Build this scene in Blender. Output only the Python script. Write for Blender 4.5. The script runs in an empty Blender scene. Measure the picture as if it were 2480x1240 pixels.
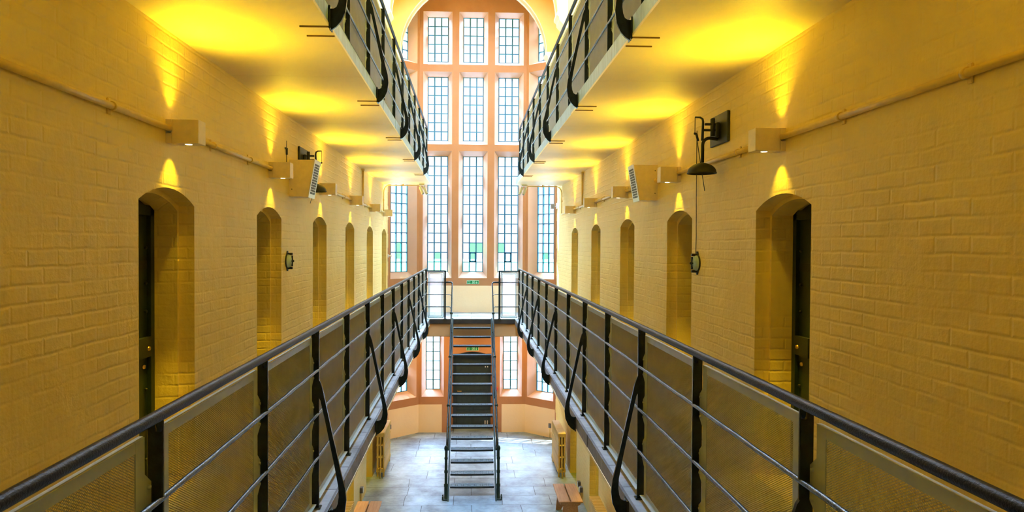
import bpy, bmesh, math, random
from mathutils import Vector, Matrix
random.seed(7)
C = bpy.context.scene.collection
sc = bpy.context.scene

# ------------------------------------------------------------------ mesh helper
class MB:
    def __init__(s): s.v = []; s.f = []; s.m = []; s.s = []
    def quad(s, pts, m=0, smooth=False):
        n = len(s.v); s.v += [tuple(p) for p in pts]
        s.f.append(tuple(range(n, n + len(pts)))); s.m.append(m); s.s.append(smooth)
    def box(s, a, b, m=0):
        x0, y0, z0 = [min(i, j) for i, j in zip(a, b)]; x1, y1, z1 = [max(i, j) for i, j in zip(a, b)]
        n = len(s.v)
        s.v += [(x0,y0,z0),(x1,y0,z0),(x1,y1,z0),(x0,y1,z0),(x0,y0,z1),(x1,y0,z1),(x1,y1,z1),(x0,y1,z1)]
        for f in ((3,2,1,0),(4,5,6,7),(0,1,5,4),(1,2,6,5),(2,3,7,6),(3,0,4,7)):
            s.f.append(tuple(n+i for i in f)); s.m.append(m); s.s.append(False)
        return s
    def cbox(s, a, b, c=.006, m=0):
        # box with chamfered edges (octagonal section along every axis)
        x0, y0, z0 = [min(i, j) for i, j in zip(a, b)]; x1, y1, z1 = [max(i, j) for i, j in zip(a, b)]
        c = min(c, (x1-x0)*.4, (y1-y0)*.4, (z1-z0)*.4)
        n = len(s.v); idx = {}
        for X, sx in ((x0,1),(x1,-1)):
            for Y, sy in ((y0,1),(y1,-1)):
                for Z, sz in ((z0,1),(z1,-1)):
                    for k, p in enumerate(((X, Y+sy*c, Z+sz*c), (X+sx*c, Y, Z+sz*c), (X+sx*c, Y+sy*c, Z))):
                        idx[(sx,sy,sz,k)] = len(s.v); s.v.append(p)
        def F(*k): s.f.append(tuple(idx[i] for i in k)); s.m.append(m); s.s.append(False)
        for q in (1,-1):
            F((q,1,1,0),(q,-1,1,0),(q,-1,-1,0),(q,1,-1,0))
            F((1,q,1,1),(-1,q,1,1),(-1,q,-1,1),(1,q,-1,1))
            F((1,1,q,2),(-1,1,q,2),(-1,-1,q,2),(1,-1,q,2))
        for a_ in (1,-1):
            for b_ in (1,-1):
                F((a_,b_,1,0),(a_,b_,-1,0),(a_,b_,-1,1),(a_,b_,1,1))
                F((a_,1,b_,0),(a_,-1,b_,0),(a_,-1,b_,2),(a_,1,b_,2))
                F((1,a_,b_,1),(-1,a_,b_,1),(-1,a_,b_,2),(1,a_,b_,2))
                for c_ in (1,-1): F((a_,b_,c_,0),(a_,b_,c_,1),(a_,b_,c_,2))
        return s
    def tube(s, pts, r, n=10, m=0, cap=True):
        pts = [Vector(p) for p in pts]; rings = []
        rr = r if isinstance(r, (list, tuple)) else [r]*len(pts)
        ref = None
        for i, p in enumerate(pts):
            a = pts[max(i-1,0)]; b = pts[min(i+1,len(pts)-1)]
            d = (b-a).normalized()
            if ref is None:
                ref = Vector((0,0,1)) if abs(d.z) < .9 else Vector((1,0,0))
            u = d.cross(ref).normalized(); w = u.cross(d).normalized(); ref = w
            n0 = len(s.v)
            for k in range(n):
                t = 2*math.pi*k/n
                s.v.append(tuple(p + u*math.cos(t)*rr[i] + w*math.sin(t)*rr[i]))
            rings.append(n0)
        for i in range(len(rings)-1):
            for k in range(n):
                a, b = rings[i], rings[i+1]
                s.f.append((a+k, a+(k+1)%n, b+(k+1)%n, b+k)); s.m.append(m); s.s.append(True)
        if cap:
            for a in (rings[0], rings[-1]):
                s.f.append(tuple(a+k for k in range(n))); s.m.append(m); s.s.append(False)
        return s
    def lathe(s, prof, o=(0,0,0), axis=(0,0,1), n=20, m=0):
        ax = Vector(axis).normalized(); ref = Vector((1,0,0)) if abs(ax.x) < .9 else Vector((0,1,0))
        u = ax.cross(ref).normalized(); w = ax.cross(u); o = Vector(o); rings = []
        for (r, h) in prof:
            rings.append(len(s.v))
            for k in range(n):
                t = 2*math.pi*k/n
                s.v.append(tuple(o + ax*h + (u*math.cos(t)+w*math.sin(t))*max(r, .0002)))
        for i in range(len(rings)-1):
            for k in range(n):
                a, b = rings[i], rings[i+1]
                s.f.append((a+k, a+(k+1)%n, b+(k+1)%n, b+k)); s.m.append(m); s.s.append(True)
        return s
    def ball(s, c, r, n=12, m=0):
        return s.lathe([(r*math.sin(math.pi*i/8), -r*math.cos(math.pi*i/8)) for i in range(9)], c, (0,0,1), n, m)
    def prism(s, poly, e, m=0):
        # poly: list of 3d pts, e: extrude vector
        e = Vector(e); n = len(s.v); k = len(poly)
        s.v += [tuple(p) for p in poly] + [tuple(Vector(p)+e) for p in poly]
        s.f.append(tuple(range(n, n+k))); s.f.append(tuple(range(n+2*k-1, n+k-1, -1)))
        s.m += [m, m]; s.s += [False, False]
        for i in range(k):
            j = (i+1) % k
            s.f.append((n+i, n+j, n+k+j, n+k+i)); s.m.append(m); s.s.append(False)
        return s
    def bar(s, a, b, w, h, up=(0,0,1), m=0):
        a = Vector(a); b = Vector(b); d = (b-a).normalized(); up = Vector(up)
        u = d.cross(up)
        if u.length < 1e-4: u = d.cross(Vector((1,0,0)))
        u.normalize(); w_ = u.cross(d).normalized()
        poly = [a+u*w/2+w_*h/2, a-u*w/2+w_*h/2, a-u*w/2-w_*h/2, a+u*w/2-w_*h/2]
        return s.prism(poly, b-a, m)
    def mesh(s, name, mats, off=(0,0,0)):
        me = bpy.data.meshes.new(name); o = Vector(off)
        me.from_pydata([tuple(Vector(p)-o) for p in s.v], [], s.f)
        for mt in (mats if isinstance(mats, (list, tuple)) else [mats]): me.materials.append(mt)
        me.polygons.foreach_set('material_index', s.m); me.polygons.foreach_set('use_smooth', s.s)
        bm = bmesh.new(); bm.from_mesh(me)
        bmesh.ops.recalc_face_normals(bm, faces=bm.faces)
        bm.to_mesh(me); bm.free(); me.update(); return me
    def build(s, name, mats, parent=None):
        off = Vector((0,0,0))
        if parent is not None:
            q = parent
            while q is not None: off += Vector(q.location); q = q.parent
        o = bpy.data.objects.new(name, s.mesh(name, mats, off)); C.objects.link(o)
        if parent is not None: o.parent = parent
        return o

def tag(o, label=None, cat=None, group=None, kind=None):
    if label: o['label'] = label
    if cat: o['category'] = cat
    if group: o['group'] = group
    if kind: o['kind'] = kind
    return o
def thing(name, loc, label, cat, group=None, kind=None):
    o = bpy.data.objects.new(name, None); C.objects.link(o); o.location = loc; o.empty_display_size = .1
    return tag(o, label, cat, group, kind)
def struct(name, mb, mats, label=None, cat=None):
    return tag(mb.build(name, mats), label, cat, kind='structure')
def dup(root, loc, rz=0.0, label=None):
    r = root.copy(); C.objects.link(r); r.location = loc; r.rotation_euler = (0,0,rz)
    if label: r['label'] = label
    for ch in list(root.children):
        c = ch.copy(); C.objects.link(c); c.parent = r
        for g in list(ch.children):
            d = g.copy(); C.objects.link(d); d.parent = c
    return r

# ------------------------------------------------------------------ materials
def new(name):
    m = bpy.data.materials.new(name); m.use_nodes = True
    nt = m.node_tree; return m, nt, nt.nodes, nt.links, nt.nodes['Principled BSDF']
def coords(N, L, mode='uz'):
    tc = N.new('ShaderNodeTexCoord'); sp = N.new('ShaderNodeSeparateXYZ'); L.new(tc.outputs['Object'], sp.inputs[0])
    cb = N.new('ShaderNodeCombineXYZ')
    if mode == 'uz':
        ad = N.new('ShaderNodeMath'); ad.operation = 'ADD'; L.new(sp.outputs[0], ad.inputs[0]); L.new(sp.outputs[1], ad.inputs[1])
        L.new(ad.outputs[0], cb.inputs[0]); L.new(sp.outputs[2], cb.inputs[1])
    else:
        L.new(sp.outputs[0], cb.inputs[0]); L.new(sp.outputs[1], cb.inputs[1])
    return tc, cb
def noise(N, L, vec, scale, detail=3, rough=.55):
    n = N.new('ShaderNodeTexNoise'); n.inputs['Scale'].default_value = scale; n.inputs['Detail'].default_value = detail
    n.inputs['Roughness'].default_value = rough
    if vec is not None: L.new(vec, n.inputs['Vector'])
    return n
def math_(N, L, op, a, b):
    n = N.new('ShaderNodeMath'); n.operation = op
    for i, x in enumerate((a, b)):
        if isinstance(x, (int, float)): n.inputs[i].default_value = x
        else: L.new(x, n.inputs[i])
    return n.outputs[0]
def ramp(N, L, fac, stops):
    r = N.new('ShaderNodeValToRGB'); e = r.color_ramp.elements
    while len(e) < len(stops): e.new(.5)
    for i, (p, c) in enumerate(stops):
        e[i].position = p; e[i].color = (*c, 1) if len(c) == 3 else c
    L.new(fac, r.inputs[0]); return r.outputs[0]
def bump(N, L, h, B, strength=.4, dist=.01):
    b = N.new('ShaderNodeBump'); b.inputs['Strength'].default_value = strength; b.inputs['Distance'].default_value = dist
    L.new(h, b.inputs['Height']); L.new(b.outputs[0], B.inputs['Normal'])

def brick_paint(name, c1, c2, rough=.6, strength=.6, brick=True):
    m, nt, N, L, B = new(name)
    tc, cb = coords(N, L)
    big = noise(N, L, tc.outputs['Object'], 1.6, 4); fine = noise(N, L, tc.outputs['Object'], 55, 4, .65)
    mid = noise(N, L, tc.outputs['Object'], 9, 4)
    L.new(ramp(N, L, big.outputs[0], [(.3, c1), (.7, c2)]), B.inputs['Base Color'])
    B.inputs['Roughness'].default_value = rough
    h = math_(N, L, 'ADD', math_(N, L, 'MULTIPLY', fine.outputs[0], .22), math_(N, L, 'MULTIPLY', mid.outputs[0], 1.15))
    # vertical paint runs
    mp = N.new('ShaderNodeMapping'); mp.inputs['Scale'].default_value = (16, 16, 1.7); L.new(tc.outputs['Object'], mp.inputs[0])
    run = noise(N, L, mp.outputs[0], 1.0, 3)
    h = math_(N, L, 'ADD', h, math_(N, L, 'MULTIPLY', run.outputs[0], .42))
    if brick:
        # wobble the courses a little
        wob = noise(N, L, tc.outputs['Object'], 3.5, 2)
        vm = N.new('ShaderNodeVectorMath'); vm.operation = 'SCALE'; vm.inputs[3].default_value = .026
        L.new(wob.outputs[1], vm.inputs[0])
        va = N.new('ShaderNodeVectorMath'); va.operation = 'ADD'; L.new(cb.outputs[0], va.inputs[0]); L.new(vm.outputs[0], va.inputs[1])
        bt = N.new('ShaderNodeTexBrick'); L.new(va.outputs[0], bt.inputs['Vector'])
        bt.inputs['Scale'].default_value = 1; bt.inputs['Brick Width'].default_value = .235; bt.inputs['Row Height'].default_value = .083
        bt.inputs['Mortar Size'].default_value = .014; bt.inputs['Mortar Smooth'].default_value = 1.0; bt.inputs['Bias'].default_value = 0
        bt.inputs['Color1'].default_value = (.75,.75,.75,1); bt.inputs['Color2'].default_value = (1,1,1,1); bt.inputs['Mortar'].default_value = (0,0,0,1)
        g = N.new('ShaderNodeRGBToBW'); L.new(bt.outputs['Color'], g.inputs[0])
        msk = noise(N, L, tc.outputs['Object'], 1.9, 3)
        mk = ramp(N, L, msk.outputs[0], [(.38, (.15,.15,.15)), (.60, (1,1,1))])
        h = math_(N, L, 'ADD', h, math_(N, L, 'MULTIPLY', math_(N, L, 'MULTIPLY', g.outputs[0], mk), .46))
    bump(N, L, h, B, strength, .014)
    return m
def plain(name, col, rough=.5, metal=0, var=.12, scale=14, bstr=.0, bscale=60, bdist=.004, spec=.5):
    m, nt, N, L, B = new(name)
    tc = N.new('ShaderNodeTexCoord'); n = noise(N, L, tc.outputs['Object'], scale, 4)
    a = tuple(max(0, c*(1-var)) for c in col); b = tuple(min(1, c*(1+var)) for c in col)
    L.new(ramp(N, L, n.outputs[0], [(.3, a), (.7, b)]), B.inputs['Base Color'])
    B.inputs['Roughness'].default_value = rough; B.inputs['Metallic'].default_value = metal
    B.inputs['Specular IOR Level'].default_value = spec
    if bstr:
        nb = noise(N, L, tc.outputs['Object'], bscale, 4); bump(N, L, nb.outputs[0], B, bstr, bdist)
    return m
def emis(name, col, st):
    m, nt, N, L, B = new(name)
    B.inputs['Base Color'].default_value = (.8,.8,.8,1); B.inputs['Emission Color'].default_value = (*col, 1); B.inputs['Emission Strength'].default_value = st
    return m
def glass(name, col):
    m = bpy.data.materials.new(name); m.use_nodes = True; N = m.node_tree.nodes; L = m.node_tree.links; N.clear()
    out = N.new('ShaderNodeOutputMaterial'); t = N.new('ShaderNodeBsdfTransparent'); t.inputs[0].default_value = (*col, 1)
    g = N.new('ShaderNodeBsdfGlossy'); g.inputs['Roughness'].default_value = .04
    tc = N.new('ShaderNodeTexCoord'); nz = noise(N, L, tc.outputs['Object'], 14, 2)
    b = N.new('ShaderNodeBump'); b.inputs['Strength'].default_value = .25; b.inputs['Distance'].default_value = .01
    L.new(nz.outputs[0], b.inputs['Height']); L.new(b.outputs[0], g.inputs['Normal'])
    fr = N.new('ShaderNodeFresnel'); fr.inputs[0].default_value = 1.3
    mx = N.new('ShaderNodeMixShader'); L.new(fr.outputs[0], mx.inputs[0]); L.new(t.outputs[0], mx.inputs[1]); L.new(g.outputs[0], mx.inputs[2])
    L.new(mx.outputs[0], out.inputs[0]); return m

CREAM1, CREAM2 = (.82,.64,.21), (.88,.71,.27)
M_wall = brick_paint('cream_painted_brick', CREAM1, CREAM2, .55)
M_dado = brick_paint('cream_painted_dado', (.90,.66,.38), (.92,.70,.42), .55, .3, brick=False)
M_slabpaint = brick_paint('cream_painted_slab', (.82,.69,.36), (.86,.74,.42), .5, .16, brick=False)
M_plaster = brick_paint('pale_plaster', (.84,.72,.50), (.88,.78,.58), .6, .15, brick=False)
M_ochre = brick_paint('ochre_plaster', (.80,.48,.13), (.84,.54,.17), .6, .15, brick=False)
M_orange = brick_paint('orange_painted_stone', (.42,.18,.065), (.48,.22,.09), .5, .3, brick=False)
M_peach = brick_paint('daylit_peach_splay', (.64,.40,.27), (.70,.46,.33), .5, .15, brick=False)  # orange reveals made paler, strong daylight on them put into the colour
M_black = plain('black_gloss_paint', (.012,.020,.020), .26, 0, .3, 30, .3, 70, .004, .4)
M_bar = plain('dark_bar_gloss_paint', (.025,.045,.055), .26, 0, .2, 30, .5, 160, .003, .8)
M_hand = plain('handrail_black_paint', (.005,.006,.005), .38, 0, .2, 30, .5, 150, .004, .15)
M_blackm = plain('black_iron', (.012,.016,.013), .5, 0, .3, 30, .2, 60)
M_green = plain('green_black_door_paint', (.008,.02,.012), .45, 0, .3, 20, .2, 70)
M_doorg = plain('dark_green_door_paint', (.02,.03,.022), .4, 0, .25, 12)
M_stairp = plain('bottle_green_iron', (.014,.030,.018), .45, 0, .25, 25, .3, 40, .005, .25)
M_tread = plain('tread_iron', (.34,.46,.52), .35, 0, .15, 40)
M_grey = plain('daylit_grey_panel_paint', (.44,.52,.52), .42, 0, .08, 8)  # grey paint with the blue of daylight put into its colour
M_mesh = plain('grey_expanded_metal', (.62,.62,.61), .45, 0, .06, 8)
M_light = plain('beige_light_housing', (.86,.75,.60), .4, 0, .05, 20, .1, 200)
M_white = plain('white_enamel', (.82,.82,.80), .35, 0, .04)
M_grille = plain('speaker_grille_dark', (.05,.045,.04), .6, 0, .2)
M_rad = plain('cream_radiator_paint', (.78,.56,.17), .4, 0, .08, 10, .1, 40)
M_pipe = plain('cream_conduit', (.78,.58,.20), .4, 0, .08, 10)
M_brass = plain('brass', (.75,.5,.15), .3, 1, .1)
M_muntin = plain('bloom_blue_glazing_bar', (.02,.15,.26), .5, 0, .1)  # dark bars, window bloom put into their blue
M_sign = plain('exit_sign_green', (.0,.22,.06), .4, 0, .05)
M_signw = plain('exit_sign_pale', (.55,.85,.62), .4, 0, .03)
M_red = plain('call_point_red', (.7,.03,.03), .35, 0, .05)
M_socket = plain('socket_grey', (.12,.12,.14), .5, 0, .1)
M_lens = emis('lamp_lens', (1,.82,.45), 5)
M_enamel = plain('pale_blue_enamel', (.45,.66,.82), .25, 0, .1)
M_glass = [glass('pane_clear', (.97,.98,1)), glass('pane_bluish', (.88,.95,1)), glass('pane_mint', (.30,.85,.45)), glass('pane_pale_mint', (.72,1,.84))]

def wood_mat():
    m, nt, N, L, B = new('pale_varnished_wood')
    tc = N.new('ShaderNodeTexCoord'); mp = N.new('ShaderNodeMapping'); mp.inputs['Scale'].default_value = (40, 2.5, 40)
    L.new(tc.outputs['Object'], mp.inputs[0]); n = noise(N, L, mp.outputs[0], 1, 5)
    L.new(ramp(N, L, n.outputs[0], [(.25, (.40,.20,.09)), (.75, (.58,.34,.18))]), B.inputs['Base Color'])
    B.inputs['Roughness'].default_value = .4; bump(N, L, n.outputs[0], B, .1, .003); return m
M_wood = wood_mat()
def stone_mat(name, tint, flags=True):
    m, nt, N, L, B = new(name)
    tc, cb = coords(N, L, 'xy')
    wob = noise(N, L, tc.outputs['Object'], 1.3, 2)
    vm = N.new('ShaderNodeVectorMath'); vm.operation = 'SCALE'; vm.inputs[3].default_value = .05; L.new(wob.outputs[1], vm.inputs[0])
    va = N.new('ShaderNodeVectorMath'); va.operation = 'ADD'; L.new(cb.outputs[0], va.inputs[0]); L.new(vm.outputs[0], va.inputs[1])
    n1 = noise(N, L, tc.outputs['Object'], 2.3, 6, .62); n2 = noise(N, L, tc.outputs['Object'], 17, 5, .65); n3 = noise(N, L, tc.outputs['Object'], 1.1, 3)
    base = ramp(N, L, n1.outputs[0], [(.30, tuple(c*.50 for c in tint)), (.5, tint), (.70, tuple(min(1,c*1.45) for c in tint))])
    # brown wear patches
    mx = N.new('ShaderNodeMix'); mx.data_type = 'RGBA'
    L.new(ramp(N, L, n2.outputs[0], [(.63, (0,0,0)), (.70, (.65,.65,.65))]), mx.inputs[0]); L.new(base, mx.inputs[6]); mx.inputs[7].default_value = (.30,.20,.13,1)
    col = mx.outputs[2]; h = math_(N, L, 'ADD', math_(N, L, 'MULTIPLY', n1.outputs[0], .4), math_(N, L, 'MULTIPLY', n2.outputs[0], .2))
    if flags:
        bt = N.new('ShaderNodeTexBrick'); L.new(va.outputs[0], bt.inputs['Vector']); bt.inputs['Scale'].default_value = 1
        bt.inputs['Brick Width'].default_value = .92; bt.inputs['Row Height'].default_value = .50; bt.inputs['Mortar Size'].default_value = .007
        bt.inputs['Mortar Smooth'].default_value = .3; bt.offset = .37; bt.squash = 1.35; bt.squash_frequency = 3
        bt.inputs['Color1'].default_value = (.82,.82,.82,1); bt.inputs['Color2'].default_value = (1.05,1.05,1.05,1); bt.inputs['Mortar'].default_value = (.16,.15,.14,1)
        ml = N.new('ShaderNodeMix'); ml.data_type = 'RGBA'; ml.blend_type = 'MULTIPLY'; ml.inputs[0].default_value = 1
        L.new(col, ml.inputs[6]); L.new(bt.outputs['Color'], ml.inputs[7]); col = ml.outputs[2]
        g = N.new('ShaderNodeRGBToBW'); L.new(bt.outputs['Color'], g.inputs[0]); h = math_(N, L, 'ADD', h, math_(N, L, 'MULTIPLY', g.outputs[0], .8))
    L.new(col, B.inputs['Base Color'])
    L.new(ramp(N, L, n2.outputs[0], [(.3, (.35,.35,.35)), (.7, (.6,.6,.6))]), B.inputs['Roughness'])
    bump(N, L, h, B, .4, .008); return m
M_floor = stone_mat('slate_flagstones', (.25,.33,.385))
M_ledge = stone_mat('slate_ledge', (.34,.36,.37))
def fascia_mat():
    m, nt, N, L, B = new('skylit_worn_stone_edge')
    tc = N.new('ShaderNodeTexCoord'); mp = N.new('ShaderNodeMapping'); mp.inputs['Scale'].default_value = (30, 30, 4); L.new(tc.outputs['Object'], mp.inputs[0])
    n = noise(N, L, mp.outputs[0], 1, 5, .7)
    L.new(ramp(N, L, n.outputs[0], [(.3, (.20,.32,.42)), (.7, (.52,.74,.92))]), B.inputs['Base Color']); B.inputs['Roughness'].default_value = .4  # blue skylight reflection put into the colour of the worn stone
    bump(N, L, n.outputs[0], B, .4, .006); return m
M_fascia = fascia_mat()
M_fasciad = stone_mat('dark_stone_edge', (.13,.12,.11), False)
M_landedge = stone_mat('blackened_stone_edge', (.05,.042,.032), False)
M_beam = brick_paint('tan_painted_beam', (.66,.38,.16), (.72,.44,.20), .5, .2, brick=False)
M_rod = plain('painted_iron_rod', (.22,.13,.04), .5)
M_yard = plain('pale_gravel', (.13,.13,.13), .9, 0, .05, 3)
M_lawn = plain('lawn_grass', (.07,.14,.07), .9, 0, .2, .8)
M_hedge = plain('hedge_leaf', (.24,.45,.26), .9, 0, .3, 2)

# ------------------------------------------------------------------ dimensions
W = 2.08           # half width of the hall
GZ = 3.10          # top of the walkway slab
UZ = 6.37          # top of the upper walkway slab
SE = 1.0           # slab edge
RX = 1.08          # railing plane
YB, YE = -3.0, 17.43
YF = 18.06         # flat window wall
DP = .30           # recess depth
HT = 12.6          # roof

# ------------------------------------------------------------------ side walls with arched recesses
def arch_pts(u0, u1, zs, rise, n=12):
    w = (u1-u0)/2; R = (w*w+rise*rise)/(2*rise); cu = (u0+u1)/2; cz = zs+rise-R; a = math.asin(w/R)
    return [(cu+R*math.sin(-a+2*a*i/n), cz+R*math.cos(-a+2*a*i/n)) for i in range(n+1)]
def wall_band(mb, P, u0, u1, z0, z1, holes):
    """holes: (ua, ub, zfloor, zspring, rise) arched recess openings"""
    cur = u0
    for (a, b, zf, zs, rise) in holes:
        mb.quad([P(cur,z0,0), P(a,z0,0), P(a,z1,0), P(cur,z1,0)])
        if zf > z0+1e-4: mb.quad([P(a,z0,0), P(b,z0,0), P(b,zf,0), P(a,zf,0)])
        pts = arch_pts(a, b, zs, rise)
        for p, q in zip(pts, pts[1:]): mb.quad([P(p[0],p[1],0), P(q[0],q[1],0), P(q[0],z1,0), P(p[0],z1,0)])
        # outer order, step, inner order back to the door
        st, d1 = .03, .11
        outl = [(a,zf)] + pts + [(b,zf)]
        ipts = arch_pts(a+st, b-st, zs-.035, rise)
        inl = [(a+st,zf)] + ipts + [(b-st,zf)]
        for i in range(len(outl)-1):
            o0, o1, i0, i1 = outl[i], outl[i+1], inl[i], inl[i+1]
            mb.quad([P(*o0,0), P(*o1,0), P(*o1,d1), P(*o0,d1)])
            mb.quad([P(*o0,d1), P(*o1,d1), P(*i1,d1), P(*i0,d1)])
            mb.quad([P(*i0,d1), P(*i1,d1), P(*i1,DP+.02), P(*i0,DP+.02)])
        if zf > .01: mb.quad([P(a,zf,0), P(b,zf,0), P(b,zf,DP+.02), P(a,zf,DP+.02)])
        cur = b
    mb.quad([P(cur,z0,0), P(u1,z0,0), P(u1,z1,0), P(cur,z1,0)])
REC = {-1: [4.31+2.362*k for k in range(0, 6)], 1: [4.38+2.385*k for k in range(0, 5)]}
RW = .86
for s, nm in ((-1,'left'), (1,'right')):
    P = lambda u, z, d, s=s: (s*(W+d), u, z)
    mb = MB()
    gh = [(y, y+RW, 0.0, 1.98, .10) for y in REC[s] if y > YB]
    uh = [(y, y+RW, GZ, 5.10, .10) for y in REC[s] if y > YB]
    wall_band(mb, P, YB, YE, 0, 3.0, gh)
    wall_band(mb, P, YB, YE, 3.0, 6.3, uh)
    wall_band(mb, P, YB, YE, 6.3, HT, [])
    # outer skin and ends give the wall its thickness
    mb.quad([P(YB,0,.55), P(YE,0,.55), P(YE,HT,.55), P(YB,HT,.55)])
    mb.quad([P(YB,0,0), P(YB,0,.55), P(YB,HT,.55), P(YB,HT,0)])
    mb.quad([P(YE,0,0), P(YE,0,.55), P(YE,HT,.55), P(YE,HT,0)])
    mb.quad([P(YB,HT,0), P(YE,HT,0), P(YE,HT,.55), P(YB,HT,.55)])
    struct('wall_'+nm, mb, M_wall, 'cream painted brick wall with arched cell doorways, %s side of the hall' % nm, 'wall')
    # orange quoin blocks painted on the end of the wall
    q = MB(); z = 0.0; i = 0
    while z < HT-.3:
        l = .15 if i % 2 else .06
        q.box((s*(W-.004), YE-l, z), (s*(W+.01), YE+.006, min(z+.34, HT)))
        z += .34; i += 1
    struct('trim_%d' % (1 if s < 0 else 2), q, M_orange, 'toothed orange quoin strip ending the %s brick wall by the windows' % nm, 'trim')

# cell doors
dn = 1
for s, nm in ((-1,'left'), (1,'right')):
    for zf, zs, lvl in ((GZ, 5.10, 'walkway'), (0.0, 1.98, 'ground')):
        for k, y in enumerate(REC[s]):
            if y < YB: continue
            X = lambda d: s*(W+DP+d)
            root = thing('door_%d' % dn, (X(0), y+RW/2, zf), 'dark green cell door in the %s wall at %s level' % (nm, lvl), 'door', kind='structure'); dn += 1
            m = MB(); m.box((X(0), y-.02, zf), (X(.05), y+RW+.02, zs+.18)); m.build('leaf', M_green, root)
            m = MB()
            for a, b in ((y+.035, y+.09), (y+RW-.09, y+RW-.035)): m.box((X(-.03), a, zf), (X(0), b, zs))
            m.box((X(-.03), y+.035, zs-.07), (X(0), y+RW-.035, zs)); m.build('door_frame', M_green, root)
            m = MB()
            for zz in (.35, .95, 1.55): m.box((X(-.008), y+.1, zf+zz), (X(0), y+RW-.1, zf+zz+.06))
            m.build('strap', M_blackm, root)
            m = MB()
            for zz in (.2,.45,.7,1.05,1.25,1.45,1.7): m.ball((X(-.012), y+RW-.13, zf+zz), .012, 8)
            m.build('stud', M_blackm, root)
            m = MB(); m.box((X(-.035), y+RW-.30, zf+.93), (X(0), y+RW-.10, zf+1.07)); m.build('lock_box', M_blackm, root)
            m = MB(); m.lathe([(0,.012),(.014,.010),(.016,0)], (X(-.035), y+RW-.14, zf+.99), (-s,0,0)); m.lathe([(0,.012),(.014,.010),(.016,0)], (X(0), y+RW-.14, zf+.86), (-s,0,0)); m.build('key_plate', M_brass, root)

# floors -----------------------------------------------------------------
f = MB(); f.box((-2.7, YB-.2, -.12), (2.7, 18.7, 0)); struct('floor', f, M_floor, 'worn blue grey flagstone floor of the hall', 'floor')
def slab(name, s, zt, label, fm):
    m = MB(); a, b = (s*SE), s*(W+.0)
    th = .135
    m.quad([(a,YB,zt),(b,YB,zt),(b,16.42,zt),(a,16.42,zt)], 0)
    js = [YB, 1.05, 3.45, 5.95, 8.25, 10.65, 13.0, 15.3, 16.42]
    for ya, yb in zip(js, js[1:]):
        m.box((a-s*.003, ya+.0025, zt-th), (b, yb-.0025, zt-th+.02), 1)
    # edge as separate slightly uneven stones
    y = YB
    while y < 16.41:
        e = min(y+1.17, 16.42); o = random.uniform(-.004,.004)
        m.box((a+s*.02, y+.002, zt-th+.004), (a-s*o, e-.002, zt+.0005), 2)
        y = e
    m.quad([(a,16.42,zt-th),(b,16.42,zt-th),(b,16.42,zt),(a,16.42,zt)], 1)
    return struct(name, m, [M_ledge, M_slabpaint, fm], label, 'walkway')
for s, nm in ((-1,'left'),(1,'right')):
    slab('walkway_slab', s, GZ, 'stone walkway slab along the %s cell doors at camera level' % nm, M_fasciad)
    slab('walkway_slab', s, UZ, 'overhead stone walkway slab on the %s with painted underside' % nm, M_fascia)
m = MB(); m.box((-W, 16.42, GZ-.105), (W, YF+.02, GZ), 0); struct('landing_slab', m, M_landedge, 'dark edged stone landing in front of the tall windows', 'landing')
m = MB(); m.box((-W, 16.43, GZ-.003), (W, YF+.02, GZ+.004), 0); struct('landing_floor', m, M_ledge, 'pale slate paving on top of the landing', 'landing')
m = MB(); m.cbox((-W, 16.46, 2.68), (W, 16.80, GZ-.105), .02); struct('landing_beam', m, M_beam, 'peach painted beam carrying the landing edge', 'beam')

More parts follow.
